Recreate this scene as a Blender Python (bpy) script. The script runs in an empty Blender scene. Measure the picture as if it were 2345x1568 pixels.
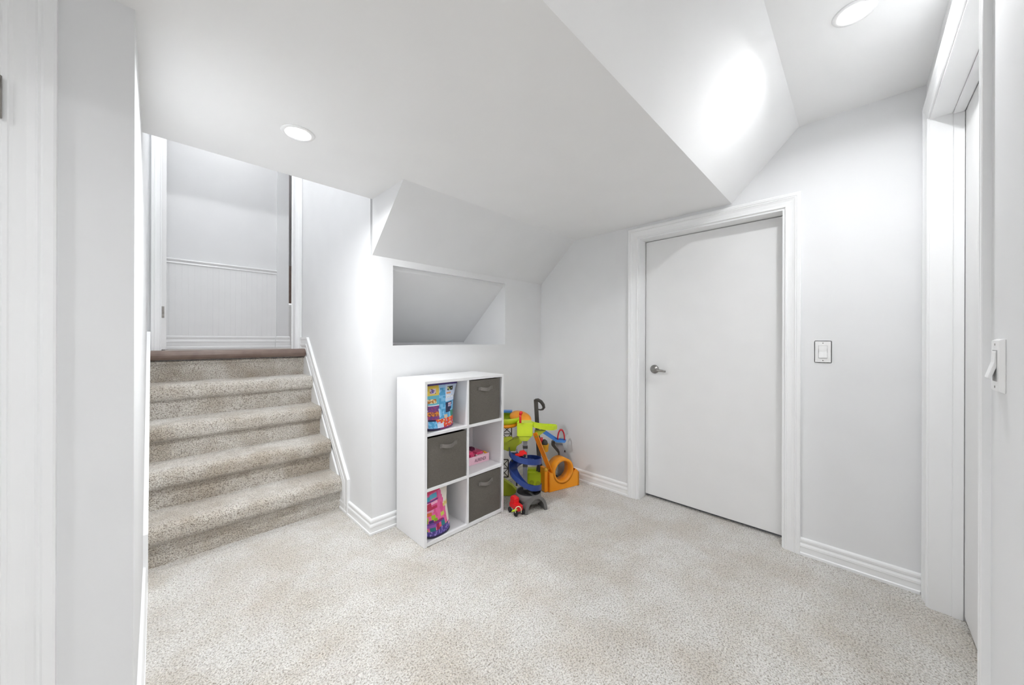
import bpy, bmesh, math, random
from math import sin, cos, pi, radians
from mathutils import Vector, Matrix, noise

random.seed(7)
S = bpy.context.scene
COL = S.collection

# ------------------------------------------------------------------ camera
F_PX, CX, CY, W_PX, H_PX = 805.98, 1172.5, 777.4, 2345.0, 1568.0
TH, ROLL, EYE = 0.7782, 0.0028, 1.25
cam_d = bpy.data.cameras.new('camera')
cam_d.sensor_fit = 'HORIZONTAL'
cam_d.sensor_width = 36.0
cam_d.lens = F_PX / W_PX * 36.0
cam_d.shift_y = (CY - H_PX / 2) / W_PX
cam_d.clip_start = 0.02
cam = bpy.data.objects.new('camera', cam_d)
COL.objects.link(cam)
cam.matrix_world = (Matrix.Translation((0, 0, EYE)) @ Matrix.Rotation(TH - pi / 2, 4, 'Z')
                    @ Matrix.Rotation(pi / 2, 4, 'X') @ Matrix.Rotation(ROLL, 4, 'Z'))
S.camera = cam

# ------------------------------------------------------------------ world + exposure (indoor scene, lit by its ceiling lights and added fill lamps)
wd = bpy.data.worlds.new('world')
S.world = wd
wd.use_nodes = True
wd.node_tree.nodes['Background'].inputs[0].default_value = (0.75, 0.78, 0.82, 1)
wd.node_tree.nodes['Background'].inputs[1].default_value = 0.05
S.view_settings.view_transform = 'Standard'
S.view_settings.look = 'None'
S.view_settings.gamma = 1.0
S.view_settings.use_curve_mapping = False
S.view_settings.exposure = 1.06
LAMP_W = 6.5            # watts of one recessed light
LENS = 25.0             # glow of its lens
S.cycles.use_light_tree = False
S.cycles.max_bounces = 9
S.cycles.diffuse_bounces = 8
S.cycles.glossy_bounces = 2
S.cycles.caustics_reflective = False
S.cycles.caustics_refractive = False
S.cycles.use_adaptive_sampling = True
S.cycles.adaptive_threshold = 0.03
S.cycles.sample_clamp_indirect = 10.0

# ------------------------------------------------------------------ room dimensions (metres, camera stands at X=0 Y=0)
XA = 2.6615     # wall with the white door
YB = 2.2218     # wall with the niche
YR = -0.234     # wall with the wide closet door
XL = -0.04      # left wall of the staircase
XC = 0.9761     # right wall of the staircase
YL = 1.41       # wall with the casing next to the camera
ZS, ZH = 2.147, 2.508
YE, YE2 = 0.5976, 0.2533
Y1, ZB = 1.8196, 1.7887
XE = 0.80       # end of the closet wall, the room opens behind the camera
XW, YS = -1.9, -2.6
YF = 3.762      # wall with the door frame at the stair head
ZL = 1.152      # floor of the upper hall
YH = 4.60       # far wall of the upper hall

# ------------------------------------------------------------------ materials
def mat(name, col, rough=0.6, spec=0.3, metal=0.0, bump=None, coat=0.0):
    m = bpy.data.materials.new(name)
    m.use_nodes = True
    nt = m.node_tree
    b = nt.nodes['Principled BSDF']
    b.inputs['Base Color'].default_value = (*col, 1)
    b.inputs['Roughness'].default_value = rough
    b.inputs['Specular IOR Level'].default_value = spec
    b.inputs['Metallic'].default_value = metal
    b.inputs['Coat Weight'].default_value = coat
    if bump:
        sc, st, dist = bump
        tc = nt.nodes.new('ShaderNodeTexCoord')
        nz = nt.nodes.new('ShaderNodeTexNoise')
        nz.inputs['Scale'].default_value = sc
        nz.inputs['Detail'].default_value = 3
        bp = nt.nodes.new('ShaderNodeBump')
        bp.inputs['Strength'].default_value = st
        bp.inputs['Distance'].default_value = dist
        nt.links.new(tc.outputs['Object'], nz.inputs['Vector'])
        nt.links.new(nz.outputs['Fac'], bp.inputs['Height'])
        nt.links.new(bp.outputs['Normal'], b.inputs['Normal'])
    return m

def mottled(name, c1, c2, scale, rough=0.6, spec=0.3, bump=0.0, dist=0.001, metal=0.0, detail=1):
    m = mat(name, c1, rough, spec, metal)
    nt = m.node_tree
    b = nt.nodes['Principled BSDF']
    tc = nt.nodes.new('ShaderNodeTexCoord')
    nz = nt.nodes.new('ShaderNodeTexNoise')
    nz.inputs['Scale'].default_value = scale
    nz.inputs['Detail'].default_value = detail
    cr = nt.nodes.new('ShaderNodeValToRGB')
    cr.color_ramp.elements[0].position = 0.35
    cr.color_ramp.elements[1].position = 0.65
    cr.color_ramp.elements[0].color = (*c1, 1)
    cr.color_ramp.elements[1].color = (*c2, 1)
    nt.links.new(tc.outputs['Object'], nz.inputs['Vector'])
    nt.links.new(nz.outputs['Fac'], cr.inputs['Fac'])
    nt.links.new(cr.outputs['Color'], b.inputs['Base Color'])
    if bump:
        bp = nt.nodes.new('ShaderNodeBump')
        bp.inputs['Strength'].default_value = bump
        bp.inputs['Distance'].default_value = dist
        nt.links.new(nz.outputs['Fac'], bp.inputs['Height'])
        nt.links.new(bp.outputs['Normal'], b.inputs['Normal'])
    return m

def carpet(name, dark, light, gap_shade, flip=1.0):
    m = mat(name, light, 0.95, 0.05)
    nt = m.node_tree
    b = nt.nodes['Principled BSDF']
    b.inputs['Sheen Weight'].default_value = 0.5
    b.inputs['Sheen Roughness'].default_value = 0.6
    tc = nt.nodes.new('ShaderNodeTexCoord')
    def nz(scale, detail, rough=0.5):
        n = nt.nodes.new('ShaderNodeTexNoise')
        n.inputs['Scale'].default_value = scale
        n.inputs['Detail'].default_value = detail
        n.inputs['Roughness'].default_value = rough
        nt.links.new(tc.outputs['Object'], n.inputs['Vector'])
        return n
    def ramp(src, p0, p1, c0, c1):
        r = nt.nodes.new('ShaderNodeValToRGB')
        r.color_ramp.elements[0].position = p0
        r.color_ramp.elements[1].position = p1
        r.color_ramp.elements[0].color = (*c0, 1)
        r.color_ramp.elements[1].color = (*c1, 1)
        nt.links.new(src, r.inputs['Fac'])
        return r
    big = nz(3.2, 3, 0.62)            # vacuumed and trodden patches
    patch = ramp(big.outputs['Fac'], 0.36, 0.60, dark, light)
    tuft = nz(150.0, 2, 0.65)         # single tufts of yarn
    fl = ramp(tuft.outputs['Fac'], 0.33, 0.54, gap_shade, (1, 1, 1))  # shade in the gaps between tufts, painted as darker colour
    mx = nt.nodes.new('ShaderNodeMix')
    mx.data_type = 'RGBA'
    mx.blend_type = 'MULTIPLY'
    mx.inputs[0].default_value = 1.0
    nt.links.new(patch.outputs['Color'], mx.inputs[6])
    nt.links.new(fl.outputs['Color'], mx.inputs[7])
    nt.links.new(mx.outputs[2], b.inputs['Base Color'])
    vo = nt.nodes.new('ShaderNodeTexVoronoi')
    vo.inputs['Scale'].default_value = 170.0
    nt.links.new(tc.outputs['Object'], vo.inputs['Vector'])
    ad = nt.nodes.new('ShaderNodeMath')
    ad.operation = 'SUBTRACT'
    nt.links.new(tuft.outputs['Fac'], ad.inputs[0])
    nt.links.new(vo.outputs['Distance'], ad.inputs[1])
    bp = nt.nodes.new('ShaderNodeBump')
    bp.inputs['Strength'].default_value = 1.0
    bp.inputs['Distance'].default_value = 0.006
    nt.links.new(ad.outputs[0], bp.inputs['Height'])
    nt.links.new(bp.outputs['Normal'], b.inputs['Normal'])
    return m

def emitter(name, col, st):
    m = bpy.data.materials.new(name)
    m.use_nodes = True
    nt = m.node_tree
    b = nt.nodes['Principled BSDF']
    b.inputs['Base Color'].default_value = (0.8, 0.8, 0.8, 1)
    b.inputs['Emission Color'].default_value = (*col, 1)
    b.inputs['Emission Strength'].default_value = st
    m.cycles.emission_sampling = 'NONE'
    return m

def vcol_mat(name, rough=0.3, spec=0.5):
    m = mat(name, (1, 1, 1), rough, spec)
    nt = m.node_tree
    a = nt.nodes.new('ShaderNodeAttribute')
    a.attribute_name = 'print'
    nt.links.new(a.outputs['Color'], nt.nodes['Principled BSDF'].inputs['Base Color'])
    return m

M = dict(
    wall=mottled('wall paint cool white', (0.765, 0.77, 0.778), (0.775, 0.78, 0.788), 6, 0.75, 0.2, detail=0),
    ceil=mottled('ceiling paint white', (0.85, 0.852, 0.855), (0.86, 0.862, 0.865), 5, 0.85, 0.15, detail=0),
    trim=mottled('white semi-gloss trim paint', (0.855, 0.86, 0.865), (0.865, 0.87, 0.875), 9, 0.32, 0.45, detail=0),
    door=mottled('white door paint', (0.80, 0.80, 0.80), (0.81, 0.81, 0.81), 7, 0.45, 0.35, detail=0),
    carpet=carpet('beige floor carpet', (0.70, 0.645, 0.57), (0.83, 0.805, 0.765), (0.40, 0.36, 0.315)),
    stair=carpet('beige stair carpet', (0.55, 0.485, 0.40), (0.80, 0.76, 0.70), (0.34, 0.295, 0.245)),  # same carpet as the floor, colour darkened for riser shade and nap
    wood=mottled('brown stained wood', (0.165, 0.115, 0.095), (0.20, 0.145, 0.12), 14, 0.35, 0.4),
    hallfloor=mottled('grey brown hall floor', (0.34, 0.31, 0.30), (0.40, 0.37, 0.35), 9, 0.4, 0.4),
    nickel=mottled('brushed nickel', (0.30, 0.29, 0.28), (0.38, 0.37, 0.355), 60, 0.28, 0.5, metal=1.0),
    steel=mottled('grey hinge steel', (0.26, 0.245, 0.23), (0.36, 0.34, 0.32), 60, 0.45, 0.4, metal=0.8),
    plate=mat('white switch plastic', (0.84, 0.84, 0.84), 0.3, 0.5, bump=(20, 0.01, 0.0003)),
    gap=mat('shaded plastic seam', (0.42, 0.42, 0.42), 0.6, 0.2, bump=(20, 0.01, 0.0003)),
    slot=mat('dark gap', (0.10, 0.10, 0.10), 0.8, 0.1, bump=(20, 0.01, 0.0003)),
    board=mat('white laminate board', (0.80, 0.80, 0.81), 0.4, 0.4, bump=(30, 0.02, 0.0004)),
    fabric=mottled('taupe grey fabric', (0.125, 0.115, 0.10), (0.155, 0.142, 0.125), 240, 0.9, 0.1, 0.5, 0.0015),
    strap=mottled('grey strap fabric', (0.165, 0.15, 0.14), (0.20, 0.185, 0.17), 200, 0.85, 0.1, 0.4, 0.001),
    lens=emitter('lit lamp lens', (1.0, 0.985, 0.96), LENS),
    lime=mottled('lime green plastic', (0.54, 0.68, 0.02), (0.58, 0.72, 0.025), 8, 0.35, 0.45),
    olive=mottled('yellow green plastic', (0.42, 0.50, 0.02), (0.46, 0.54, 0.03), 8, 0.4, 0.4),
    orange=mottled('orange plastic', (0.95, 0.34, 0.012), (0.98, 0.37, 0.015), 8, 0.35, 0.45),
    yellow=mottled('amber plastic', (0.80, 0.42, 0.03), (0.86, 0.46, 0.04), 8, 0.4, 0.45),
    navy=mottled('dark blue plastic', (0.022, 0.05, 0.22), (0.026, 0.06, 0.25), 8, 0.35, 0.45),
    sky=mottled('bright blue plastic', (0.06, 0.24, 0.68), (0.07, 0.27, 0.72), 8, 0.35, 0.45),
    red=mottled('red plastic', (0.72, 0.012, 0.015), (0.78, 0.016, 0.02), 8, 0.35, 0.45),
    crimson=mottled('crimson plastic', (0.50, 0.015, 0.03), (0.56, 0.02, 0.035), 8, 0.35, 0.45),
    char=mottled('charcoal plastic', (0.06, 0.055, 0.05), (0.075, 0.068, 0.062), 12, 0.5, 0.35),
    grey=mottled('mid grey plastic', (0.15, 0.145, 0.14), (0.18, 0.175, 0.17), 12, 0.5, 0.35),
    lgrey=mottled('light grey plastic', (0.27, 0.275, 0.30), (0.31, 0.315, 0.34), 12, 0.45, 0.4),
    black=mottled('black plastic', (0.018, 0.018, 0.02), (0.024, 0.024, 0.026), 12, 0.5, 0.35),
    cream=mottled('cream plastic', (0.80, 0.74, 0.50), (0.84, 0.78, 0.55), 12, 0.4, 0.4),
    white=mottled('white plastic', (0.80, 0.79, 0.77), (0.84, 0.83, 0.81), 12, 0.4, 0.4),
    pink=mottled('pale pink card', (0.80, 0.50, 0.60), (0.83, 0.54, 0.63), 12, 0.55, 0.25),
    hotpink=mottled('hot pink plastic', (0.68, 0.05, 0.16), (0.76, 0.09, 0.22), 20, 0.3, 0.5),
    plum=mat('plum print', (0.14, 0.03, 0.07), 0.6, 0.2, bump=(30, 0.01, 0.0002)),
    purple=mottled('dark purple plastic', (0.055, 0.03, 0.17), (0.08, 0.045, 0.23), 20, 0.35, 0.45),
    printed=vcol_mat('glossy printed film'),
)

# ------------------------------------------------------------------ mesh helpers
MATX = {}
def thing(name, loc, label=None, cat=None, group=None, kind=None, rz=0.0):
    o = bpy.data.objects.new(name, None)
    o.empty_display_size = 0.05
    COL.objects.link(o)
    o.location = loc
    o.rotation_euler = (0, 0, rz)
    MATX[o.name] = Matrix.Translation(loc) @ Matrix.Rotation(rz, 4, 'Z')
    tag(o, label, cat, group, kind)
    return o

def tag(o, label=None, cat=None, group=None, kind=None):
    if label: o['label'] = label
    if cat: o['category'] = cat
    if group: o['group'] = group
    if kind: o['kind'] = kind
    return o

class MB:
    def __init__(s):
        s.v, s.f, s.sm = [], [], []
    def add(s, vs, fs, smooth=False):
        o = len(s.v)
        s.v += [Vector(p) for p in vs]
        s.f += [[i + o for i in f] for f in fs]
        s.sm += [smooth] * len(fs)
        return s
    def box(s, a, b):
        x0, y0, z0 = [min(p, q) for p, q in zip(a, b)]
        x1, y1, z1 = [max(p, q) for p, q in zip(a, b)]
        return s.add([(x0, y0, z0), (x1, y0, z0), (x1, y1, z0), (x0, y1, z0),
                      (x0, y0, z1), (x1, y0, z1), (x1, y1, z1), (x0, y1, z1)],
                     [(3, 2, 1, 0), (4, 5, 6, 7), (0, 1, 5, 4), (1, 2, 6, 5), (2, 3, 7, 6), (3, 0, 4, 7)])
    def obox(s, c, ax, ay, az, hx, hy, hz):
        c, ax, ay, az = Vector(c), Vector(ax).normalized(), Vector(ay).normalized(), Vector(az).normalized()
        p = []
        for k in (-1, 1):
            for i, j in ((-1, -1), (1, -1), (1, 1), (-1, 1)):
                p.append(c + ax * hx * i + ay * hy * j + az * hz * k)
        return s.add(p, [(3, 2, 1, 0), (4, 5, 6, 7), (0, 1, 5, 4), (1, 2, 6, 5), (2, 3, 7, 6), (3, 0, 4, 7)])
    def prism(s, pts, d, smooth=False):
        """closed planar polygon pts (3D) extruded along vector d"""
        d = Vector(d); n = len(pts); pts = [Vector(p) for p in pts]
        s.add(pts, [list(range(n))[::-1]])
        s.add([p + d for p in pts], [list(range(n))])
        q = pts + [p + d for p in pts]
        s.add(q, [(i, (i + 1) % n, n + (i + 1) % n, n + i) for i in range(n)], smooth)
        return s
    def loft(s, rings, closed=True, caps=True, smooth=True):
        n = len(rings[0]); vs = [p for r in rings for p in r]; fs = []
        for k in range(len(rings) - 1):
            for i in range(n if closed else n - 1):
                j = (i + 1) % n
                fs.append((k * n + i, k * n + j, (k + 1) * n + j, (k + 1) * n + i))
        s.add(vs, fs, smooth)
        if caps and closed:
            s.add(rings[0], [list(range(n))[::-1]])
            s.add(rings[-1], [list(range(n))])
        return s
    def tube(s, path, r, n=10, caps=True):
        path = [Vector(p) for p in path]
        rs = r if isinstance(r, (list, tuple)) else [r] * len(path)
        rings, up = [], None
        for i, p in enumerate(path):
            t = (path[min(i + 1, len(path) - 1)] - path[max(i - 1, 0)]).normalized()
            if up is None:
                up = Vector((0, 0, 1)) if abs(t.z) < 0.9 else Vector((1, 0, 0))
            a = t.cross(up).normalized(); b = a.cross(t).normalized(); up = b
            rings.append([p + (a * cos(2 * pi * k / n) + b * sin(2 * pi * k / n)) * rs[i] for k in range(n)])
        return s.loft(rings, True, caps)
    def sweep(s, path, prof, side, up=(0, 0, 1), caps=True, smooth=False):
        """closed profile (a,b) swept: a along side(i), b along up"""
        rings = []
        for i, p in enumerate(path):
            sd = Vector(side[i]) if isinstance(side, list) else Vector(side)
            u = Vector(up[i]) if isinstance(up, list) else Vector(up)
            rings.append([Vector(p) + sd * a + u * b for a, b in prof])
        return s.loft(rings, True, caps, smooth)
    def lathe(s, c, prof, ax=(0, 0, 1), n=28):
        ax = Vector(ax).normalized()
        t = Vector((1, 0, 0)) if abs(ax.x) < 0.9 else Vector((0, 1, 0))
        a = ax.cross(t).normalized(); b = ax.cross(a).normalized(); c = Vector(c)
        rings = [[c + ax * h + (a * cos(2 * pi * k / n) + b * sin(2 * pi * k / n)) * max(r, 1e-5) for k in range(n)] for r, h in prof]
        return s.loft(rings, True, True)
    def build(s, name, material, parent=None, bevel=0.0, seg=2, root=None, recalc=True, label=None):
        me = bpy.data.meshes.new(name)
        r = root or parent
        if r is not None:
            while r.parent: r = r.parent
        inv = MATX[r.name].inverted() if r is not None else Matrix.Identity(4)
        me.from_pydata([inv @ v for v in s.v], [], s.f)
        for p, sm in zip(me.polygons, s.sm): p.use_smooth = sm
        bm = bmesh.new(); bm.from_mesh(me)
        bmesh.ops.remove_doubles(bm, verts=bm.verts, dist=1e-6)
        if recalc: bmesh.ops.recalc_face_normals(bm, faces=bm.faces)
        if bevel > 0:
            ed = [e for e in bm.edges if len(e.link_faces) == 2 and e.calc_face_angle(0) > 0.6]
            bmesh.ops.bevel(bm, geom=ed, offset=bevel, segments=seg, affect='EDGES', clamp_overlap=True)
        bm.to_mesh(me); bm.free()
        me.materials.append(M[material])
        o = bpy.data.objects.new(name, me)
        COL.objects.link(o)
        if parent is not None: o.parent = parent
        if label: o['label'] = label
        return o

def box(name, a, b, m, parent=None, bevel=0.0, label=None):
    return MB().box(a, b).build(name, m, parent, bevel, label=label)

def struct(o):
    o['kind'] = 'structure'
    return o

def moulding(mb, path, prof, fn, ext0=0.0, ext1=0.0):
    """path: 2D polyline in the wall plane, profile (w, p): w to the left of travel, p proud; fn(a,b,p)->xyz, mitred bends"""
    P = [Vector(p) for p in path]
    rings = []
    for i, p in enumerate(P):
        if i == 0: t0 = t1 = (P[1] - P[0]).normalized()
        elif i == len(P) - 1: t0 = t1 = (P[-1] - P[-2]).normalized()
        else: t0, t1 = (P[i] - P[i - 1]).normalized(), (P[i + 1] - P[i]).normalized()
        n0, n1 = Vector((-t0.y, t0.x)), Vector((-t1.y, t1.x))
        m = (n0 + n1); m = m / max(m.dot(n0), 1e-6)
        e = (-ext0 if i == 0 else ext1 if i == len(P) - 1 else 0.0)
        ring = []
        for w, q in prof:
            a = p + m * w + t0 * (e * q)
            ring.append(Vector(fn(a.x, a.y, q)))
        rings.append(ring)
    mb.loft(rings, True, True, False)
    return mb

CASING = [(0, 0), (0, 0.006), (0.003, 0.0095), (0.009, 0.0095), (0.011, 0.0075), (0.016, 0.0075), (0.034, 0.0095), (0.046, 0.0135),
          (0.050, 0.0165), (0.054, 0.0145), (0.058, 0.0175), (0.072, 0.0185), (0.076, 0.0165), (0.076, 0)]
BASE = [(0, 0), (0, 0.018), (0.014, 0.018), (0.018, 0.013), (0.047, 0.0125), (0.050, 0.0155), (0.060, 0.0145), (0.068, 0.010),
        (0.073, 0.0085), (0.077, 0.0115), (0.088, 0.0125), (0.095, 0.010), (0.098, 0.005), (0.100, 0)]
SKIRT = [(w * 1.28, p) for w, p in BASE]

# ------------------------------------------------------------------ structure: floor, walls, ceilings
T = 0.12
fl = MB()
def grid(mb, x0, x1, y0, y1, z, nx, ny, amp):
    vs = []
    for j in range(ny + 1):
        for i in range(nx + 1):
            x, y = x0 + (x1 - x0) * i / nx, y0 + (y1 - y0) * j / ny
            dz = amp * (noise.noise((x * 60, y * 60, 0)) + 0.7 * noise.noise((x * 130, y * 130, 3)))
            vs.append((x, y, z + dz))
    fs = [(j * (nx + 1) + i, j * (nx + 1) + i + 1, (j + 1) * (nx + 1) + i + 1, (j + 1) * (nx + 1) + i) for j in range(ny) for i in range(nx)]
    mb.add(vs, fs, True)
grid(fl, XW - T, XA + 0.14, YS - T, -0.45, 0.0, 8, 6, 0.0)
grid(fl, XW - T, 0.0, -0.45, 3.0, 0.0, 10, 20, 0.0)
grid(fl, 0.0, XA + 0.14, -0.45, 3.0, 0.0, 420, 520, 0.0032)
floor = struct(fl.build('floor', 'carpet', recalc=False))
tag(floor, 'thick beige carpet covering the basement floor', 'carpet')

wa = MB()                                    # wall with the white door
DY0, DY1, DZ = 0.318, 1.236, 2.047
wa.box((XA, YR - T, 0), (XA + T, DY0, ZH + .1)).box((XA, DY1, 0), (XA + T, YB + T, ZH + .1)).box((XA, DY0, DZ), (XA + T, DY1, ZH + .1))
tag(struct(wa.build('wall_right', 'wall')), 'pale grey wall around the white flush door', 'wall')

NX0, NX1, NZ0, NZ1 = 1.1178, 2.1678, 1.2075, 1.7436
wb = MB()                                    # wall with the niche, thickness kept to a board so the recess is open
wb.box((XC, YB, 0), (NX0, YB + .03, ZB)).box((NX1, YB, 0), (XA, YB + .03, ZB))
wb.box((NX0, YB, 0), (NX1, YB + .03, NZ0)).box((NX0, YB, NZ1), (NX1, YB + .03, ZB))
wallb = struct(wb.build('wall_back', 'wall'))
tag(wallb, 'pale grey wall with a deep recess above the cube shelf', 'wall')
ni = MB()                                    # inside of the recess
nd = 0.60
ni.box((NX0 - .03, YB + .03, NZ0 - .03), (NX1 + .03, YB + nd + .06, NZ0))
ni.box((NX0 - .03, YB + .03, NZ0), (NX0, YB + nd + .06, NZ1 + .03))
ni.box((NX1, YB + .03, NZ0), (NX1 + .03, YB + nd + .06, NZ1 + .03))
sl = (NZ1 - NZ0 - 0.012) / nd
ni.prism([(NX0, YB + .03, NZ1 - .03 * sl + .0), (NX0, YB + nd, NZ0 + .012), (NX0, YB + nd + .06, NZ0 + .012), (NX0, YB + nd + .06, NZ1 + .03), (NX0, YB + .03, NZ1 + .03)], (NX1 - NX0, 0, 0))
ni.box((NX0, YB + nd - .012, NZ0), (NX1, YB + nd + .06, NZ0 + .014))
ni.build('recess_lining', 'wall', wallb, recalc=True) if False else None
MATX[wallb.name] = Matrix.Identity(4)
ni.build('recess_lining', 'wall', wallb)

bk = MB()                                    # sloping underside of the stair above
bk.prism([(XC, YB, ZB), (XC, Y1, ZS), (XC, YB, ZS)], (XA - XC, 0, 0))
tag(struct(bk.build('ceiling_slope', 'wall')), 'sloping grey bulkhead above the wall recess', 'bulkhead')

wc = MB()                                    # right wall of the staircase
wc.box((XC, YB + .03, 0), (XC + .06, YF, 3.70))
wc.box((XC, YB, ZS + .02), (XC + .06, YB + .03, 3.70))
tag(struct(wc.build('wall_stair_right', 'wall')), 'pale grey wall on the skirting side of the stairs', 'wall')

wl = MB()                                    # left wall of the staircase + wall next to the camera
LX0 = -0.252
wl.box((XL - T, YL, 0), (XL, YF, 3.70))
wl.box((LX0, YL, 0), (XL - T, YL + T, ZS))
wl.box((XW - T, YL, 0), (-1.12, YL + T, ZS))
wl.box((-1.12, YL, 2.06), (LX0, YL + T, ZS))
tag(struct(wl.build('wall_left', 'wall')), 'pale grey wall corner between the near casing and the stairs', 'wall')

RX0, RX1, RZ = 1.540, 2.549, 2.292
wr = MB()                                    # wall with the wide closet door
wr.box((XE, YR - T, 0), (RX0, YR, ZH + .1)).box((RX1, YR - T, 0), (XA, YR, ZH + .1)).box((RX0, YR - T, RZ), (RX1, YR, ZH + .1))
tag(struct(wr.build('wall_front', 'wall')), 'pale grey wall holding the paddle switch beside the closet', 'wall')
struct(MB().box((XE, YS, 0), (XE + T, YR - T, ZH + .1)).build('wall_rear_right', 'wall'))
struct(MB().box((XW - T, YS - T, 0), (XE + T, YS, ZH + .1)).build('wall_rear', 'wall'))
struct(MB().box((XW - T, YS, 0), (XW, YL, ZH + .1)).build('wall_rear_left', 'wall'))

ce = MB()                                    # low soffit with its sloping side
X0 = XW - T
ce.prism([(X0, YE, ZS), (X0, YB, ZS), (X0, YB, ZS + .02), (X0, YE2, ZH + .02), (X0, YE2, ZH)], (XL - X0, 0, 0))
ce.prism([(XL, YE, ZS), (XL, YB, ZS), (XL, YB, ZS + .02), (XL, YE2, ZH + .02), (XL, YE2, ZH)], (XA - XL, 0, 0))
lowc = struct(ce.build('ceiling', 'ceil'))
tag(lowc, 'low white ceiling with a sloping side over the stairs', 'ceiling')
hc = MB().box((X0, YS - T, ZH), (XA, YE2, ZH + .1))
tag(struct(hc.build('ceiling_upper', 'ceil')), 'raised white ceiling strip in front of the closet', 'ceiling')
struct(MB().box((XL - T, YB - .02, ZS + .02), (XC + .06, YB, 3.70)).build('wall_stairwell', 'wall'))

# upper hall beyond the stair head
FX0, FX1, FZ = 0.023, 0.917, ZL + 2.05
wf = MB()
wf.box((XL - T - 1.3, YF, ZL - .3), (FX0 - .012, YF + .105, 3.70)).box((FX1 + .012, YF, ZL - .3), (XC + 1.2, YF + .105, 3.70)).box((FX0 - .012, YF, FZ + .012), (FX1 + .012, YF + .105, 3.70))
tag(struct(wf.build('wall_landing', 'wall')), 'wall around the door frame at the stair head', 'wall')
hf = struct(box('floor_hall', (-1.5, 3.70, ZL - .06), (4.4, 9.2, ZL), 'hallfloor'))
tag(hf, 'grey brown hall floor beyond the stair head', 'floor')
HXR = 0.945
hw = struct(MB().box((-1.5, YH, ZL), (1.058, YH + .1, 3.70)).build('wall_hall', 'wall'))
tag(hw, 'hall wall with chair rail seen above the stairs', 'wall')
MATX[hw.name] = Matrix.Identity(4)
hr = struct(MB().box((HXR, YH - .022, ZL), (1.058, YH, 3.70)).build('wall_hall_return', 'wall'))
tag(hr, 'plain narrow wall strip at the end of the chair rail', 'wall')
struct(MB().box((-1.5, YF, 3.70), (4.4, 9.2, 3.80)).build('ceiling_hall', 'ceil'))
struct(MB().box((XL - T, YB - .02, 3.70), (XC + .06, YF, 3.80)).build('ceiling_stairwell', 'ceil'))
struct(MB().box((-1.6, YF, ZL), (-1.5, 9.2, 3.70)).build('wall_hall_left', 'wall'))
struct(MB().box((4.4, YF, ZL), (4.5, 9.2, 3.70)).build('wall_hall_right', 'wall'))
far = struct(MB().box((-1.5, 9.1, ZL), (4.4, 9.2, 3.70)).build('wall_hall_far', 'wall'))

# ------------------------------------------------------------------ wainscot, chair rail and hall baseboards
for i in range(24):
    x1 = HXR - i * 0.045
    pl = MB().prism([(x1 - .0445, YH, ZL + .12), (x1 - .0448, YH - .0052, ZL + .12), (x1 - .0438, YH - .006, ZL + .12), (x1 - .001, YH - .006, ZL + .12), (x1, YH - .0052, ZL + .12), (x1, YH, ZL + .12)], (0, 0, 0.70))
    pl.build('bead_board', 'trim', hw)
rail = MB()
moulding(rail, [(-0.6, 1.985), (HXR, 1.985)], [(-.028, 0), (-.028, .010), (-.020, .016), (-.008, .012), (.002, .020), (.012, .026), (.020, .020), (.022, 0)], lambda a, b, p: (a, YH - p, b))
struct(rail.build('trim_chair_rail', 'trim'))
hb = [(w * 1.29, p) for w, p in BASE]
b1 = MB(); moulding(b1, [(-0.6, ZL), (HXR, ZL)], hb, lambda a, b, p: (a, YH - p, b), 0, -1)
struct(b1.build('baseboard_hall', 'trim'))
b2 = MB(); moulding(b2, [(HXR, ZL), (1.058, ZL)], hb, lambda a, b, p: (a, YH - .022 - p, b), 1, 1)
struct(b2.build('baseboard_hall_return', 'trim'))

# things glimpsed in the far room through the slit beside the return wall
cb = thing('cabinet', (2.05, 8.62, ZL), 'brown wooden cabinet glimpsed through the slit beside the stair head', 'cabinet')
box('body', (1.60, 8.42, ZL + .10), (2.65, 8.95, ZL + 1.62), 'wood', cb, .006)
box('plinth', (1.63, 8.46, ZL), (2.62, 8.95, ZL + .10), 'char', cb)
for k in range(2):
    dr = box('door', (1.61 + k * .52, 8.40, ZL + .12), (2.12 + k * .52, 8.42, ZL + 1.60), 'wood', cb, .004)
    MB().tube([(2.08 + k * .10, 8.385, ZL + .80), (2.08 + k * .10, 8.385, ZL + .95)], .006).build('handle', 'nickel', dr)
hw2 = thing('half_wall', (1.50, 6.35, ZL), 'white half wall with a rounded cap beyond the hall', 'half wall', kind='structure')
box('panel', (1.05, 6.30, ZL), (2.6, 6.38, ZL + .60), 'trim', hw2)
MB().lathe((1.02, 6.34, ZL + .62), [(.0, 0), (.03, .0), (.034, .02), (.034, 1.56), (.03, 1.58), (0, 1.58)], (1, 0, 0), 14).build('cap', 'trim', hw2)

# ------------------------------------------------------------------ doors
# door_1: white flush door deep in its frame
d1 = thing('door_1', (XA + .12, (DY0 + DY1) / 2, 0), 'white flush door with a nickel lever in the pale grey wall', 'door', kind='structure')
box('door_slab', (XA + .108, DY0 + .016, 0.022), (XA + .143, DY1 - .016, DZ - .016), 'door', d1, .002)
jb = MB()
jb.box((XA, DY0 - .012, 0), (XA + .145, DY0 + .012, DZ + .012)).box((XA, DY1 - .012, 0), (XA + .145, DY1 + .012, DZ + .012)).box((XA, DY0 + .012, DZ - .012), (XA + .145, DY1 - .012, DZ + .012))
jb.build('jamb', 'trim', d1)
struct(MB().box((XA + .15, DY0 - .05, 0), (XA + .20, DY1 + .05, DZ + .05)).build('wall_behind_door', 'slot'))
cs = MB(); moulding(cs, [(DY0, 0), (DY0, DZ), (DY1, DZ), (DY1, 0)], CASING, lambda a, b, p: (XA - p, a, b))
cs.build('casing', 'trim', d1)
hy, hz, hx = 1.148, 1.020, XA + .108
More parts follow.
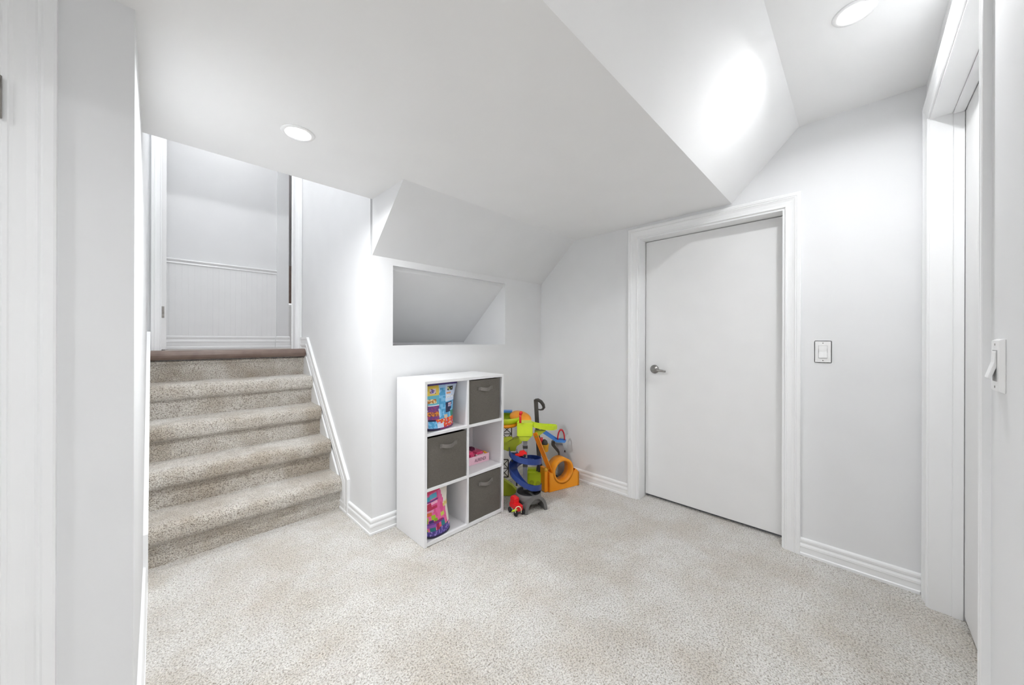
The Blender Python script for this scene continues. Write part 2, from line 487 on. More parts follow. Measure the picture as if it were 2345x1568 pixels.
hd = MB().lathe((hx, hy, hz), [(.0, 0), (.032, 0), (.034, .004), (.031, .012), (.022, .018), (.014, .022), (.012, .044), (0, .045)], (-1, 0, 0), 26).build('handle', 'nickel', d1)
lv = MB()
lv.tube([(hx - .030, hy + .006, hz), (hx - .045, hy, hz + .001), (hx - .052, hy - .020, hz - .001), (hx - .054, hy - .055, hz - .004), (hx - .053, hy - .088, hz - .007), (hx - .045, hy - .102, hz - .009)], [.012, .013, .0115, .0095, .0085, .0075], 12)
lv.build('lever', 'nickel', hd)

# door_2: wide closet door in the wall by the paddle switch
d2 = thing('door_2', ((RX0 + RX1) / 2, YR - .1, 0), 'wide white closet door set deep in a tall white frame', 'door', kind='structure')
box('door_slab', (RX0 + .012, YR - .140, 0.022), (RX1 - .014, YR - .103, RZ - .016), 'door', d2, .002)
jb = MB()
jb.box((RX0 - .012, YR - .145, 0), (RX0 + .008, YR, RZ + .012)).box((RX1 - .008, YR - .145, 0), (RX1 + .012, YR, RZ + .012)).box((RX0 + .008, YR - .145, RZ - .008), (RX1 - .008, YR, RZ + .012))
jb.build('jamb', 'trim', d2)
st = MB()
st.box((RX1 - .018, YR - .101, 0), (RX1 - .008, YR - .068, RZ - .008)).box((RX0 + .008, YR - .101, 0), (RX0 + .018, YR - .068, RZ - .008)).box((RX0 + .018, YR - .101, RZ - .018), (RX1 - .018, YR - .068, RZ - .008))
st.build('door_stop', 'trim', d2, .002)
struct(MB().box((RX0 - .05, YR - .22, 0), (RX1 + .05, YR - .16, RZ + .05)).build('wall_behind_closet', 'slot'))
cs = MB()
CAS2 = [(w * 1.12, p * .85) for w, p in CASING]
CAS2N = [(w, p) for w, p in CASING]
moulding(cs, [(RX1, 0), (RX1, RZ), (RX0, RZ), (RX0, 0)], [(-w, p) for w, p in CAS2][::-1], lambda a, b, p: (a, YR + p, b))
cs.build('casing', 'trim', d2)

# door_3: open door at the stair head, hinged on the left
d3 = thing('door_3', (FX0 + .02, YF + .1, ZL), 'open white door with a steel hinge at the stair head', 'door', kind='structure')
sl3 = box('door_slab', (FX0 + .003, YF + .108, ZL + .012), (FX0 + .0395, YF + .80, FZ - .016), 'door', d3, .0015)
for zz in (.305, 1.80):
    box('hinge', (FX0 + .003, YF + .1065, ZL + zz - .045), (FX0 + .028, YF + .1085, ZL + zz + .045), 'steel', d3)
jb = MB()
jb.box((FX0 - .018, YF - .001, ZL), (FX0, YF + .107, FZ + .018)).box((FX1, YF - .001, ZL), (FX1 + .018, YF + .107, FZ + .018)).box((FX0, YF - .001, FZ), (FX1, YF + .107, FZ + .018))
jb.build('jamb', 'trim', d3)
box('door_stop', (FX1 - .010, YF + .060, ZL), (FX1, YF + .070, FZ), 'trim', d3)
CAS3 = [(w * .76, p) for w, p in CASING]
cs = MB(); moulding(cs, [(FX0 + .012, ZL), (FX0 + .012, FZ), (FX1, FZ), (FX1, ZL)], CAS3, lambda a, b, p: (a, YF - p, b))
cs.build('casing', 'trim', d3)

# door_4: edge of the doorway next to the camera
d4 = thing('door_4', (-.68, YL + .05, 0), 'white doorway casing with a hinge right beside the camera', 'door', kind='structure')
box('jamb', (LX0 - .004, YL - .001, 0), (LX0 + .016, YL + T + .001, 2.08), 'trim', d4)
cs = MB(); moulding(cs, [(LX0 + .002, 0), (LX0 + .002, 2.06), (-1.12, 2.06), (-1.12, 0)], [(-w * 1.06, p) for w, p in CASING][::-1], lambda a, b, p: (a, YL - p, b))
cs.build('casing', 'trim', d4)
box('door_slab', (-1.10, YL + .004, .02), (LX0 - .006, YL + .040, 2.05), 'door', d4, .0015)
for zz in (.25, 1.80):
    h4 = MB().tube([(LX0 + .0005, YL - .016, zz - .048), (LX0 + .0005, YL - .016, zz + .048)], .0055, 12)
    h4.build('hinge', 'steel', d4)

# ------------------------------------------------------------------ baseboards and stair skirting
def base(name, path, prof, fn, e0=0, e1=0, flip=False):
    mb = MB()
    moulding(mb, path, ([(-w, p) for w, p in prof][::-1] if flip else prof), fn, e0, e1)
    return struct(mb.build(name, 'trim'))
base('baseboard_right_far', [(DY1 + .076, 0), (YB, 0)], BASE, lambda a, b, p: (XA - p, a, b), 0, -1)
base('baseboard_right_near', [(YR, 0), (DY0 - .076, 0)], BASE, lambda a, b, p: (XA - p, a, b), -1, 0)
base('baseboard_back', [(XC, 0), (XA, 0)], BASE, lambda a, b, p: (a, YB - p, b), 1, -1)
# stair skirting on the right wall: level, up, then along the flight (outer edge followed, width towards the stairs)
RUN, RISE, YR0 = 0.2298, 0.232, 2.735
sk = MB()
low = [(YB, 0.0), (2.745, 0.0)]
moulding(sk, low, BASE, lambda a, b, p: (XC - p, a, b), 1, 0)
struct(sk.build('baseboard_stair_foot', 'trim'))
sk = MB()
UP = [(2.580, 0.0), (2.580, 0.252), (3.545, 1.266), (3.745, 1.266)]
moulding(sk, UP, [(-w, p) for w, p in SKIRT][::-1], lambda a, b, p: (XC - p * 1.05, a, b))
fb = [(2.70, 0), (2.70, 0.13), (3.655, 1.155), (3.745, 1.155), (3.745, 0.9), (2.9, 0.0)]
sk.prism([(XC, a, b) for a, b in fb], (-.011, 0, 0))
struct(sk.build('trim_stair_right', 'trim'))
sk = MB()
UPL = [(2.560, 0.0), (2.560, 0.26), (3.560, 1.30), (3.745, 1.30)]
moulding(sk, UPL, [(-w, p) for w, p in SKIRT][::-1], lambda a, b, p: (XL + p, a, b))
sk.prism([(XL, a, b) for a, b in fb], (.011, 0, 0))
struct(sk.build('trim_stair_left', 'trim'))
base('baseboard_left', [(YL, 0), (2.56, 0)], BASE, lambda a, b, p: (XL + p, a, b), 1, 0)
base('baseboard_left_near', [(LX0 + .082, 0), (XL, 0)], BASE, lambda a, b, p: (a, YL - p, b), 0, 1)

# ------------------------------------------------------------------ carpeted staircase
stairs = thing('staircase', ((XL + XC) / 2, YR0, 0), 'beige carpeted staircase of five steps with a brown wooden top edge', 'staircase')
SX0, SX1, NSEG = XL + .010, XC - .010, 150
def step_profile(k):
    yr, z0, z1 = YR0 + RUN * k, RISE * k, RISE * (k + 1)
    p = [(yr, z0 - .02)]
    for i in range(7): p.append((yr, z0 + (z1 - .115 - z0) * i / 6))
    if k < 4:
        oh, r = .036, .044
        p += [(yr - .003, z1 - .108), (yr - oh * .55, z1 - .106), (yr - oh, z1 - .092), (yr - oh - .003, z1 - .078), (yr - oh - .003, z1 - .062)]
        c = (yr - oh - .002 + r, z1 - r)
        for i in range(1, 9):
            a = pi - (pi / 2) * i / 8
            p.append((c[0] + r * cos(a), c[1] + r * sin(a)))
        y2 = yr + RUN
        for i in range(1, 10): p.append((c[0] + (y2 + .01 - c[0]) * i / 9, z1))
    else:
        z1 = RISE * 5 - .074
        p = [(yr, z0 - .02)]
        for i in range(9): p.append((yr, z0 + (z1 - .03 - z0) * i / 8))
        p += [(yr - .006, z1 - .028), (yr - .012, z1 - .020), (yr - .014, z1 - .010), (yr - .010, z1 - .002), (yr + .01, z1)]
    return p
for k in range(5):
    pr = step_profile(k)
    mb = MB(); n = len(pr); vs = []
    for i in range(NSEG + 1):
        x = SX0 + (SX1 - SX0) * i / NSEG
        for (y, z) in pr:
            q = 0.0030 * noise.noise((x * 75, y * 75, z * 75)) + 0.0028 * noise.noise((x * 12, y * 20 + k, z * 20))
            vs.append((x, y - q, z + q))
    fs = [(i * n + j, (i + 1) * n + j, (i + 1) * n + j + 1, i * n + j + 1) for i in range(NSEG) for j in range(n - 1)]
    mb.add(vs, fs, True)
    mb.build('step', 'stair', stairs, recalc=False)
nos = MB(); pf = []
NZT = ZL + .010
for i in range(9):
    a = pi / 2 + pi * i / 8
    pf.append((3.622 + .036 * cos(a), NZT - .036 + .036 * sin(a)))
pf += [(3.66, NZT - .074), (3.70, NZT - .074), (3.705, NZT - .002), (3.70, NZT)]
nos.prism([(SX0 + .001, y, z) for y, z in pf], (SX1 - SX0 - .002, 0, 0))
nos.build('wooden_nosing', 'wood', stairs, label='brown wooden nosing along the top step')

# ------------------------------------------------------------------ recessed ceiling lights, with fill lamps added out of view
def downlight(x, y, z, label, w=1.0, r=.052):
    t = thing('ceiling_light', (x, y, z), label, 'ceiling light', 'recessed ceiling lights')
    MB().lathe((x, y, z), [(r * .86, .0005), (r * .86, -.004), (r * 1.02, -.0055), (r * 1.22, -.003), (r * 1.25, 0.0005)], (0, 0, 1), 40).build('trim_ring', 'trim', t)
    MB().lathe((x, y, z), [(.001, -.0045), (r * .84, -.0045), (r * .84, -.002), (.001, -.002)], (0, 0, 1), 40).build('lens', 'lens', t)
    ld = bpy.data.lights.new('lamp', 'AREA')
    ld.shape = 'DISK'
    ld.size = r * 1.6
    ld.energy = LAMP_W * w
    ld.color = (0.965, 0.985, 1.0)
    ld.spread = radians(164)
    lo = bpy.data.objects.new('lamp', ld)
    COL.objects.link(lo)
    lo.parent = t
    lo.location = (0, 0, -.008)
    return t
downlight(0.436, 1.742, ZS, 'round recessed light in the low ceiling near the stairs', 1.4)
downlight(1.880, 0.015, ZH, 'round recessed light in the raised ceiling by the closet', 0.72)
downlight(0.15, -0.38, ZH, 'round recessed light in the raised ceiling behind the camera', 0.66)
downlight(0.1, -1.7, ZH, 'added round fill light in the unseen room behind the camera', 1.6)  # invented lamp, soft fill from behind the camera
downlight(-1.1, 0.85, ZS, 'added round fill light in the low ceiling beyond the near casing', 0.45)  # invented lamp out of view, more fill for the near side
downlight(0.50, 4.15, 3.70, 'added unseen light in the ceiling of the upper hall', 0.32)  # unseen lamp, added so the hall is lit
downlight(0.45, 3.05, 3.70, 'round recessed light above the staircase', 1.0)
downlight(2.2, 6.0, 3.70, 'added unseen light in the far room beyond the hall', 3.5)  # unseen lamp, added to brighten the slit beside the stair head

# ------------------------------------------------------------------ light switches
sw = thing('light_switch', (XA, .145, 1.186), 'square white rocker switch on the wall beside the flush door', 'light switch')
y0, y1, z0, z1 = .108, .182, 1.124, 1.248
box('plate', (XA - .006, y0, z0), (XA, y1, z1), 'plate', sw, .003)
box('rocker_frame', (XA - .0072, y0 + .0175, z0 + .0265), (XA - .005, y1 - .0175, z1 - .0265), 'gap', sw)
rk = MB().prism([(XA - .006, y0 + .0185, z0 + .0275), (XA - .011, y0 + .0185, z0 + .0275), (XA - .0075, y0 + .0185, z0 + .062), (XA - .0085, y0 + .0185, z1 - .0275), (XA - .006, y0 + .0185, z1 - .0275)], (0, y1 - y0 - .037, 0))
rk.build('rocker', 'plate', sw, .0008)
for zz in (z0 + .013, z1 - .013):
    MB().lathe((XA - .006, .145, zz), [(0, -.001), (.0028, -.001), (.0028, .0006), (0, .0008)], (-1, 0, 0), 12).build('screw', 'steel', sw)
s2 = thing('paddle_switch', (1.375, YR, 1.195), 'white paddle switch tilted down on the wall beside the closet casing', 'light switch')
x0, x1, z0, z1 = 1.331, 1.407, 1.131, 1.255
pf = [(x0, YR), (x1, YR), (x1 - .008, YR + .008), (x0 + .008, YR + .008)]
pl = MB().add([(x0, YR, z0), (x1, YR, z0), (x1, YR, z1), (x0, YR, z1), (x0 + .006, YR + .009, z0 + .004), (x1 - .006, YR + .009, z0 + .004), (x1 - .006, YR + .009, z1 - .004), (x0 + .006, YR + .009, z1 - .004)],
              [(0, 1, 2, 3), (4, 5, 6, 7), (0, 1, 5, 4), (1, 2, 6, 5), (2, 3, 7, 6), (3, 0, 4, 7)])
pl.build('plate', 'plate', s2, .0012)
box('rocker_frame', (x0 + .0205, YR + .008, z0 + .026), (x1 - .0205, YR + .0098, z1 - .026), 'gap', s2)
pd = MB().prism([(x0 + .022, YR + .009, z1 - .028), (x0 + .022, YR + .0115, z1 - .030), (x0 + .022, YR + .0125, z0 + .070), (x0 + .022, YR + .0215, z0 + .034), (x0 + .022, YR + .0175, z0 + .030), (x0 + .022, YR + .009, z0 + .060)], (x1 - x0 - .044, 0, 0))
pd.build('paddle', 'plate', s2, .0008)
for zz in (z0 + .013, z1 - .013):
    MB().lathe(((x0 + x1) / 2, YR + .009, zz), [(0, -.001), (.0028, -.001), (.0028, .0006), (0, .0008)], (0, 1, 0), 12).build('screw', 'steel', s2)

# ------------------------------------------------------------------ cube shelf
BX0, BX1, BY0, BY1, BT = 1.130, 1.786, 1.842, 2.188, 0.998
tS, tD = .018, .016
sh = thing('cube_shelf', ((BX0 + BX1) / 2, (BY0 + BY1) / 2, 0), 'white six-cube shelf standing under the wall recess', 'shelf')
box('side_panel', (BX0, BY0, 0), (BX0 + tS, BY1, BT - tS), 'board', sh, .0012)
box('side_panel', (BX1 - tS, BY0, 0), (BX1, BY1, BT - tS), 'board', sh, .0012)
box('top_panel', (BX0, BY0, BT - tS), (BX1, BY1, BT), 'board', sh, .0012)
XM = (BX0 + BX1) / 2
ZR = [(0.004, 0.028), (0.332, 0.350), (0.664, 0.682)]
box('bottom_panel', (BX0 + tS, BY0, ZR[0][0]), (BX1 - tS, BY1, ZR[0][1]), 'board', sh, .0012)
box('divider', (XM - tD / 2, BY0, ZR[0][1]), (XM + tD / 2, BY1, BT - tS), 'board', sh, .0012)
for (a, b) in ZR[1:]:
    box('shelf_board', (BX0 + tS, BY0, a), (XM - tD / 2, BY1, b), 'board', sh, .0012)
    box('shelf_board', (XM + tD / 2, BY0, a), (BX1 - tS, BY1, b), 'board', sh, .0012)
box('back_rail', (BX1 - tS - .050, BY1 - .012, ZR[0][1]), (BX1 - tS, BY1, BT - tS), 'board', sh)
box('back_rail', (BX0 + tS, BY1 - .012, ZR[0][1]), (BX0 + tS + .050, BY1, BT - tS), 'board', sh)

# fabric bins
def make_bin(x0, x1, z0, h, label, front):
    t = thing('storage_bin', ((x0 + x1) / 2, front, z0), label, 'storage bin', 'grey fabric bins in the cube shelf')
    d = .315; th = .006
    b = MB(); nx, nz = 12, 12; vs = []
    for j in range(nz + 1):                      # slightly bulged front
        for i in range(nx + 1):
            u, v = i / nx, j / nz
            bul = .007 * sin(pi * u) * sin(pi * v) + .002 * noise.noise((u * 4 + x0 * 9, v * 4, z0))
            vs.append((x0 + (x1 - x0) * u, front - bul, z0 + .001 + h * v))
    b.add(vs, [(j * (nx + 1) + i, j * (nx + 1) + i + 1, (j + 1) * (nx + 1) + i + 1, (j + 1) * (nx + 1) + i) for j in range(nz) for i in range(nx)], True)
    b.box((x0, front, z0 + .001), (x0 + th, front + d, z0 + h)).box((x1 - th, front, z0 + .001), (x1, front + d, z0 + h))
    b.box((x0 + th, front + d - th, z0 + .001), (x1 - th, front + d, z0 + h)).box((x0 + th, front + th, z0 + .001), (x1 - th, front + d - th, z0 + .001 + th))
    b.box((x0 + th, front + .002, z0 + .001), (x1 - th, front + th, z0 + h))
    b.build('body', 'fabric', t)
    xc, zc, hw_ = (x0 + x1) / 2, z0 + h * .80, .064
    path, up = [], []
    for i in range(17):
        q = -1 + 2 * i / 16
        arch = max(0.0, 1 - (q / .72) ** 2) if abs(q) < .72 else 0
        path.append((xc + hw_ * q, front - .0095 - .020 * arch, zc - .006 * arch))
    hs = MB().sweep(path, [(-.002, -.0115), (.002, -.0115), (.002, .0115), (-.002, .0115)], (0, 1, 0))
    hs.build('handle', 'strap', t)
    return t
make_bin(BX0 + tS + .006, XM - tD / 2 - .006, ZR[1][1], .300, 'grey fabric bin between the two printed toy bags', BY0 + .006)
make_bin(XM + tD / 2 + .004, BX1 - tS - .018, ZR[2][1], .290, 'grey fabric bin in the cube above the pink box', BY0 + .010)
make_bin(XM + tD / 2 + .004, BX1 - tS - .014, ZR[0][1], .296, 'grey fabric bin in the cube below the pink box', BY0 + .006)

# ------------------------------------------------------------------ pixel helpers: a direction from the photo, the distance from what the thing stands on
CT, ST = cos(TH), sin(TH)
def ray(u, v):
    x, y = (u - CX) / F_PX, (v - CY) / F_PX
    x, y = x * cos(ROLL) + y * sin(ROLL), -x * sin(ROLL) + y * cos(ROLL)
    return Vector((CT + x * ST, ST - x * CT, -y))
def D(u, v, depth):
    return Vector((0, 0, EYE)) + ray(u, v) * depth
def G(u, v, z):
    r = ray(u, v)
    return Vector((0, 0, EYE)) + r * ((z - EYE) / r.z)
RT = Vector((ST, -CT, 0)); FW = Vector((CT, ST, 0)); UPV = Vector((0, 0, 1))

# ------------------------------------------------------------------ printed toy bags in the shelf
def colour_grid(o, fn, nx, nz, nfront):
    me = o.data
    at = me.color_attributes.new('print', 'FLOAT_COLOR', 'CORNER')
    for p in me.polygons:
        c = fn(p.index)
        for li in p.loop_indices:
            at.data[li].color = (*c, 1)

def hexc(h):
    r = [int(h[i:i + 2], 16) / 255 for i in (0, 2, 4)]
    return tuple(((c + .055) / 1.055) ** 2.4 if c > .04045 else c / 12.92 for c in r)

def bag(name, label, base_z, x0, x1, yf, h, taper, lean, dep, draw, back, topc, nx=36, nz=52, skew=0.0, topdip=0.0):
    t = thing(name, ((x0 + x1) / 2, yf + dep / 2, base_z), label, 'toy bag')
    vs, fs, cols = [], [], []
    def pt(u, v, side):
        w = (x1 - x0)
        xa = x0 + taper[0] * w * v; xb = x1 - taper[1] * w * v - .012 * sin(pi * v) * w / .2
        x = xa + (xb - xa) * u + .0025 * noise.noise((u * 5, v * 9, base_z * 7))
        thick = dep * (1 - v) ** .8 * (1 - abs(2 * u - 1) ** 3.0) ** .5 + .004
        yc = yf + dep * .5 + lean * v + skew * (u - .5)
        wr = .004 * noise.noise((u * 6 + 3, v * 7, base_z * 5)) * min(1, 4 * v)
        y = yc - thick * .5 + wr if side == 0 else yc + thick * .5 + wr
        z = base_z + .002 + (h - topdip * (1 - u)) * v + (.012 * (abs(2 * u - 1) ** 2) * (1 - v) * (1 if side == 0 else 1))
        return (x, y, z)
    for side in (0, 1):
        o = len(vs)
        for j in range(nz + 1):
            for i in range(nx + 1):
                vs.append(pt(i / nx, j / nz, side))
        for j in range(nz):
            for i in range(nx):
                a = o + j * (nx + 1) + i
                q = (a, a + 1, a + nx + 2, a + nx + 1)
                fs.append(q if side == 0 else q[::-1])
                cols.append(draw((i + .5) / nx, (j + .5) / nz) if side == 0 else back)
    off = (nx + 1) * (nz + 1)
    for j in range(nz):                                  # side seams
        for i, fl_ in ((0, 0), (nx, 1)):
            a, b = j * (nx + 1) + i, (j + 1) * (nx + 1) + i
            fs.append((a, b, b + off, a + off)); cols.append(back)
    for i in range(nx):                                  # bottom gusset
        fs.append((i, i + off, i + 1 + off, i + 1)); cols.append(topc)
    me = bpy.data.meshes.new('pouch')
    inv = MATX[t.name].inverted()
    me.from_pydata([inv @ Vector(v) for v in vs], [], fs)
    for p in me.polygons: p.use_smooth = True
    me.materials.append(M['printed'])
    o = bpy.data.objects.new('pouch', me)
    COL.objects.link(o); o.parent = t
    colour_grid(o, lambda k: cols[k], nx, nz, 0)
    # welded top seam
    seam = MB()
    rings = []
    for i in range(13):
        u = i / 12
        a, b = Vector(pt(u, 1, 0)), Vector(pt(u, 1, 1))
        m = (a + b) / 2
        rings.append([m + Vector((0, -.003, -.004)), m + Vector((0, .003, -.004)), m + Vector((0, .0035, .009)), m + Vector((0, -.0035, .009))])
    seam.loft(rings, True, True, False)
    seam.build('top_seam', 'purple', t)
    return t

def rnd(u, v, k=1.0, s=0.0):
    return noise.noise((u * 23 * k + s, v * 29 * k + s * 2, s))

def draw_blue(u, v):                     # u from left, v from bottom
    c = hexc('4c9fd0') if rnd(u, v, .5, 1) > -.05 else hexc('7cc0e8')
    if .40 < u - (v - .5) * .05 < .47: c = hexc('bfe0f4')
    if v > .93: c = hexc('a8cbe8')
    if u < .44 + .04 * v and u > .10 + .06 * v:
        if v > .76 and u > .14: 
            c = hexc('e2c552')
            if .80 < v < .92 and .21 < u < .40:
                c = hexc('8a5560') if rnd(u, v, 1, 2) > .1 else hexc('d8c8d8')
                if .27 < u < .34 and .82 < v < .90: c = hexc('6a5aa8')
        elif v > .56:
            c = hexc('62b4c8')
            if .60 < v < .69 and u < .40: c = hexc('b8762a') if rnd(u, v, 1, 4) > 0 else hexc('e6d2a0')
        elif v > .56 - .015: c = hexc('e8eef2')
        elif v > .24:
            c = hexc('6e3f86') if rnd(u, v, .8, 5) < .15 else hexc('a0406e')
            if .30 < v < .40: c = hexc('d8862c') if rnd(u, v, 1, 6) > -.1 else hexc('7a3a4a')
        elif v > .19: c = hexc('1c1c46')
    elif u <= .10 + .06 * v:
        c = hexc('8f8480') if v > .6 else hexc('4f4640') if v > .45 else hexc('c8bcc4')
    if u > .66:
        if v > .60: c = hexc('cfdcf0')
        if .85 < v < .94 and .73 < u < .90: c = hexc('23262e') if rnd(u, v, 1.2, 7) > -.12 else hexc('d8d890')
        if .76 < v < .81 and .70 < u < .82: c = hexc('e0a070')
        if .67 < v < .74: c = hexc('c4ccd8') if rnd(u, v, 2, 3) > 0 else hexc('eef2f6')
        if .34 < v < .58 and .68 < u < .90 - (.58 - v) * .3:
            c = hexc('20254c')
            if .47 < v < .55 and .74 < u < .86: c = hexc('d9b9c4') if int(v * 40) % 2 else hexc('8890b8')
        if v < .36 and u > .84: c = hexc('3b8a74')
    if v < .24 and u > .42 + (.10 - v) * .8:
        r = rnd(u, v, .8, 9)
        c = hexc('e2582a') if r > .12 else hexc('d42a2e') if r > -.10 else hexc('f0a040') if r > -.25 else hexc('b8c0e0')
    if v < .13 and .36 < u < .56: c = hexc('cfdcf0')
    if .24 < v < .30 and .62 < u < .72: c = hexc('d8c0a0')
    if v < .045: c = hexc('2c2452') if u < .45 else hexc('7a2a6a')
    return c

def draw_pink(u, v):
    c = hexc('e0649a') if rnd(u, v, .35, 1) > -.1 else hexc('d8508a')
    if v > .90: c = hexc('d84068')
    if v > .955: c = hexc('1f1c3a')
    if u > .84 - .30 * max(0, v - .45) : c = hexc('e8e0d4') if v > .18 else hexc('e05080')
    if u > .76 and .52 < v < .62: c = hexc('d8c070') if rnd(u, v, 1, 3) > -.2 else hexc('e6d6b0')
    for (a, b, p, q, h) in ((.0, .30, .76, .86, '4aa0b8'), (.30, .56, .78, .88, '5aaecb'), (.0, .58, .73, .76, '7a3a80'), (.0, .25, .68, .73, 'e8a8c8'), (.32, .56, .67, .73, 'f0b0cc'),
                           (.12, .32, .62, .72, 'b82848'), (.0, .52, .58, .64, 'b82850'), (.0, .40, .52, .58, 'd890b0'), (.14, .30, .46, .53, 'd06a3a'),
                           (.06, .18, .36, .44, 'a8c040'), (.28, .42, .34, .46, '9cc028'), (.36, .46, .32, .38, '80a818'), (.60, .74, .36, .44, 'c0c850'), (.0, .14, .30, .38, '78a818'),
                           (.18, .34, .30, .36, '40306a'), (.0, .72, .26, .31, '6a3a90'), (.34, .66, .28, .33, '8a2a62'), (.0, .50, .21, .26, '8c50a4'),
                           (.58, .72, .16, .27, '2a7a80'), (.16, .36, .14, .22, '1f6e74'), (.40, .50, .13, .26, '9a1c48'), (.50, .58, .15, .22, 'd86050'), (.0, .12, .10, .20, '9cb030'), (.74, .80, .14, .20, 'b0c048'),
                           (.14, .44, .08, .14, 'b84a78')):
        if a < u < b and p < v < q: c = hexc(h)
    if v < .13 + .05 * (u > .5): c = hexc('4a3a86') if rnd(u, v, .8, 5) > -.1 else hexc('8a78c0')
    if u > .86 and .09 < v < .16: c = hexc('f0a0c8')
    if v < .03: c = hexc('241c40')
    return c

bag('building_brick_bag', 'blue printed zip bag of toy bricks in the top cube', ZR[2][1], BX0 + tS + .004, BX0 + tS + .248, BY0 + .030, .272, (.0, -.20), .008, .125, draw_blue, hexc('3f8fc4'), hexc('2c2452'), skew=.02)
bag('building_brick_bag', 'pink printed bag of toy bricks in the bottom cube', ZR[0][1], BX0 + tS + .004, BX0 + tS + .212, BY0 + .012, .285, (.0, -.06), .03, .13, draw_pink, hexc('e4dccf'), hexc('2a2048'), skew=.015, topdip=.03)
pc = thing('pouch', (BX0 + .06, BY0 + .26, ZR[2][1]), 'small grey pouch tucked behind the blue printed bag', 'pouch')
MB().box((BX0 + tS + .004, BY0 + .235, ZR[2][1] + .001), (BX0 + tS + .10, BY0 + .285, ZR[2][1] + .20)).build('body', 'strap', pc, .012, 3)
MB().box((BX0 + tS + .006, BY0 + .233, ZR[2][1] + .15), (BX0 + tS + .098, BY0 + .287, ZR[2][1] + .21)).build('flap', 'lgrey', pc, .006, 3)

# pink box with small toys
zb = ZR[1][1]
pbl, pbr = G(1074, 1067.6, zb), G(1120, 1053.5, zb)
ex = (pbr - pbl); ex.z = 0
ex.normalize(); ey = Vector((-ex.y, ex.x, 0))
if ey.dot(FW) < 0: ey = -ey
bx_r = pbr.copy(); wbx, dbx, hbx = .185, .16, .058
o0 = bx_r - ex * wbx
pb = thing('toy_box', tuple(o0 + ex * wbx / 2 + ey * dbx / 2), 'shallow pale pink printed box in the middle cube', 'box')
def ob(mb, a, b, o=o0, x=ex, y=ey):
    c = o + x * (a[0] + b[0]) / 2 + y * (a[1] + b[1]) / 2 + UPV * (a[2] + b[2]) / 2
    return mb.obox(c, x, y, UPV, abs(b[0] - a[0]) / 2, abs(b[1] - a[1]) / 2, abs(b[2] - a[2]) / 2)
tb = MB()
ob(tb, (0, 0, .001), (wbx, .003, hbx)); ob(tb, (0, dbx - .003, .001), (wbx, dbx, hbx)); ob(tb, (0, .003, .001), (.003, dbx - .003, hbx)); ob(tb, (wbx - .003, .003, .001), (wbx, dbx - .003, hbx)); ob(tb, (.003, .003, .001), (wbx - .003, dbx - .003, .004))
tb.build('tray', 'pink', pb)
fc = bpy.data.curves.new('lettering', 'FONT')
fc.body = 'AURENDI'; fc.size = .034; fc.extrude = .0002; fc.align_x = 'CENTER'
fo = bpy.data.objects.new('tmp_text', fc); COL.objects.link(fo)
dg = bpy.context.evaluated_depsgraph_get()
lm = bpy.data.meshes.new_from_object(fo.evaluated_get(dg))
bpy.data.objects.remove(fo)
mtx = Matrix.Identity(4)
for r_ in range(3):
    mtx[r_][0] = ex[r_] * .72; mtx[r_][1] = UPV[r_]; mtx[r_][2] = -ey[r_]; mtx[r_][3] = (o0 + ex * .102 + UPV * .016 - ey * .0008)[r_]
lm.transform(MATX[pb.name].inverted() @ mtx)
lm.materials.append(M['plum'])
lo_ = bpy.data.objects.new('lettering', lm); COL.objects.link(lo_); lo_.parent = pb
p1 = thing('toy_packet', tuple(o0 + ex * .115 + ey * .05 + UPV * .03), 'hot pink packet with a white band lying in the pink box', 'packet')
q = MB(); ob(q, (.075, .012, .005), (.150, .085, .074)); q.build('body', 'hotpink', p1, .010, 3)
q = MB(); ob(q, (.074, .0115, .052), (.151, .0855, .062)); q.build('band', 'white', p1, .003)
p2 = thing('toy_packet', tuple(o0 + ex * .035 + ey * .05 + UPV * .03), 'rounded hot pink packet beside the divider in the pink box', 'packet')
q = MB(); ob(q, (.005, .010, .005), (.068, .085, .086)); q.build('body', 'hotpink', p2, .016, 3)
q = MB(); ob(q, (.012, .0092, .030), (.046, .0105, .050)); q.build('label', 'white', p2)
p3 = thing('toy_block', tuple(o0 + ex * .16 + ey * .04 + UPV * .02), 'small amber block in the corner of the pink box', 'block')
q = MB(); ob(q, (.154, .010, .005), (.180, .060, .060)); q.build('body', 'yellow', p3, .004)
q = MB().lathe(o0 + ex * .167 + ey * .035 + UPV * .060, [(0, 0), (.008, 0), (.008, .005), (0, .005)], n=14); q.build('stud', 'yellow', p3)
p4 = thing('toy_block', tuple(o0 + ex * .11 + ey * .12 + UPV * .03), 'plum coloured block at the back of the pink box', 'block')
q = MB(); ob(q, (.075, .095, .005), (.130, .140, .086)); q.build('body', 'plum', p4, .006)
q = MB().lathe(o0 + ex * .100 + ey * .118 + UPV * .086, [(0, 0), (.010, 0), (.010, .005), (0, .005)], n=14); q.build('stud', 'plum', p4)
p5 = thing('toy_cone', (XM + .045, BY1 - .07, zb), 'white pointed toy standing behind the pink box', 'toy')
MB().lathe((XM + .045, BY1 - .07, zb + .001), [(0, 0), (.034, 0), (.034, .01), (.026, .06), (.012, .15), (.004, .18), (0, .182)], n=20).build('body', 'white', p5)
MB().lathe((XM + .045, BY1 - .098, zb + .10), [(0, 0), (.006, 0), (.006, .006), (0, .007)], (0, -1, 0), 12).build('eye', 'black', p5)

# ------------------------------------------------------------------ toy race tower (lime, navy and grey)
tc_ = D(1203, 1100, 2.66); tc_.z = 0
tw = thing('race_track_tower', tuple(tc_), 'lime and navy toy race tower with a spiral ramp beside the shelf', 'toy')
def P(u, v, dep): return D(u, v, dep)
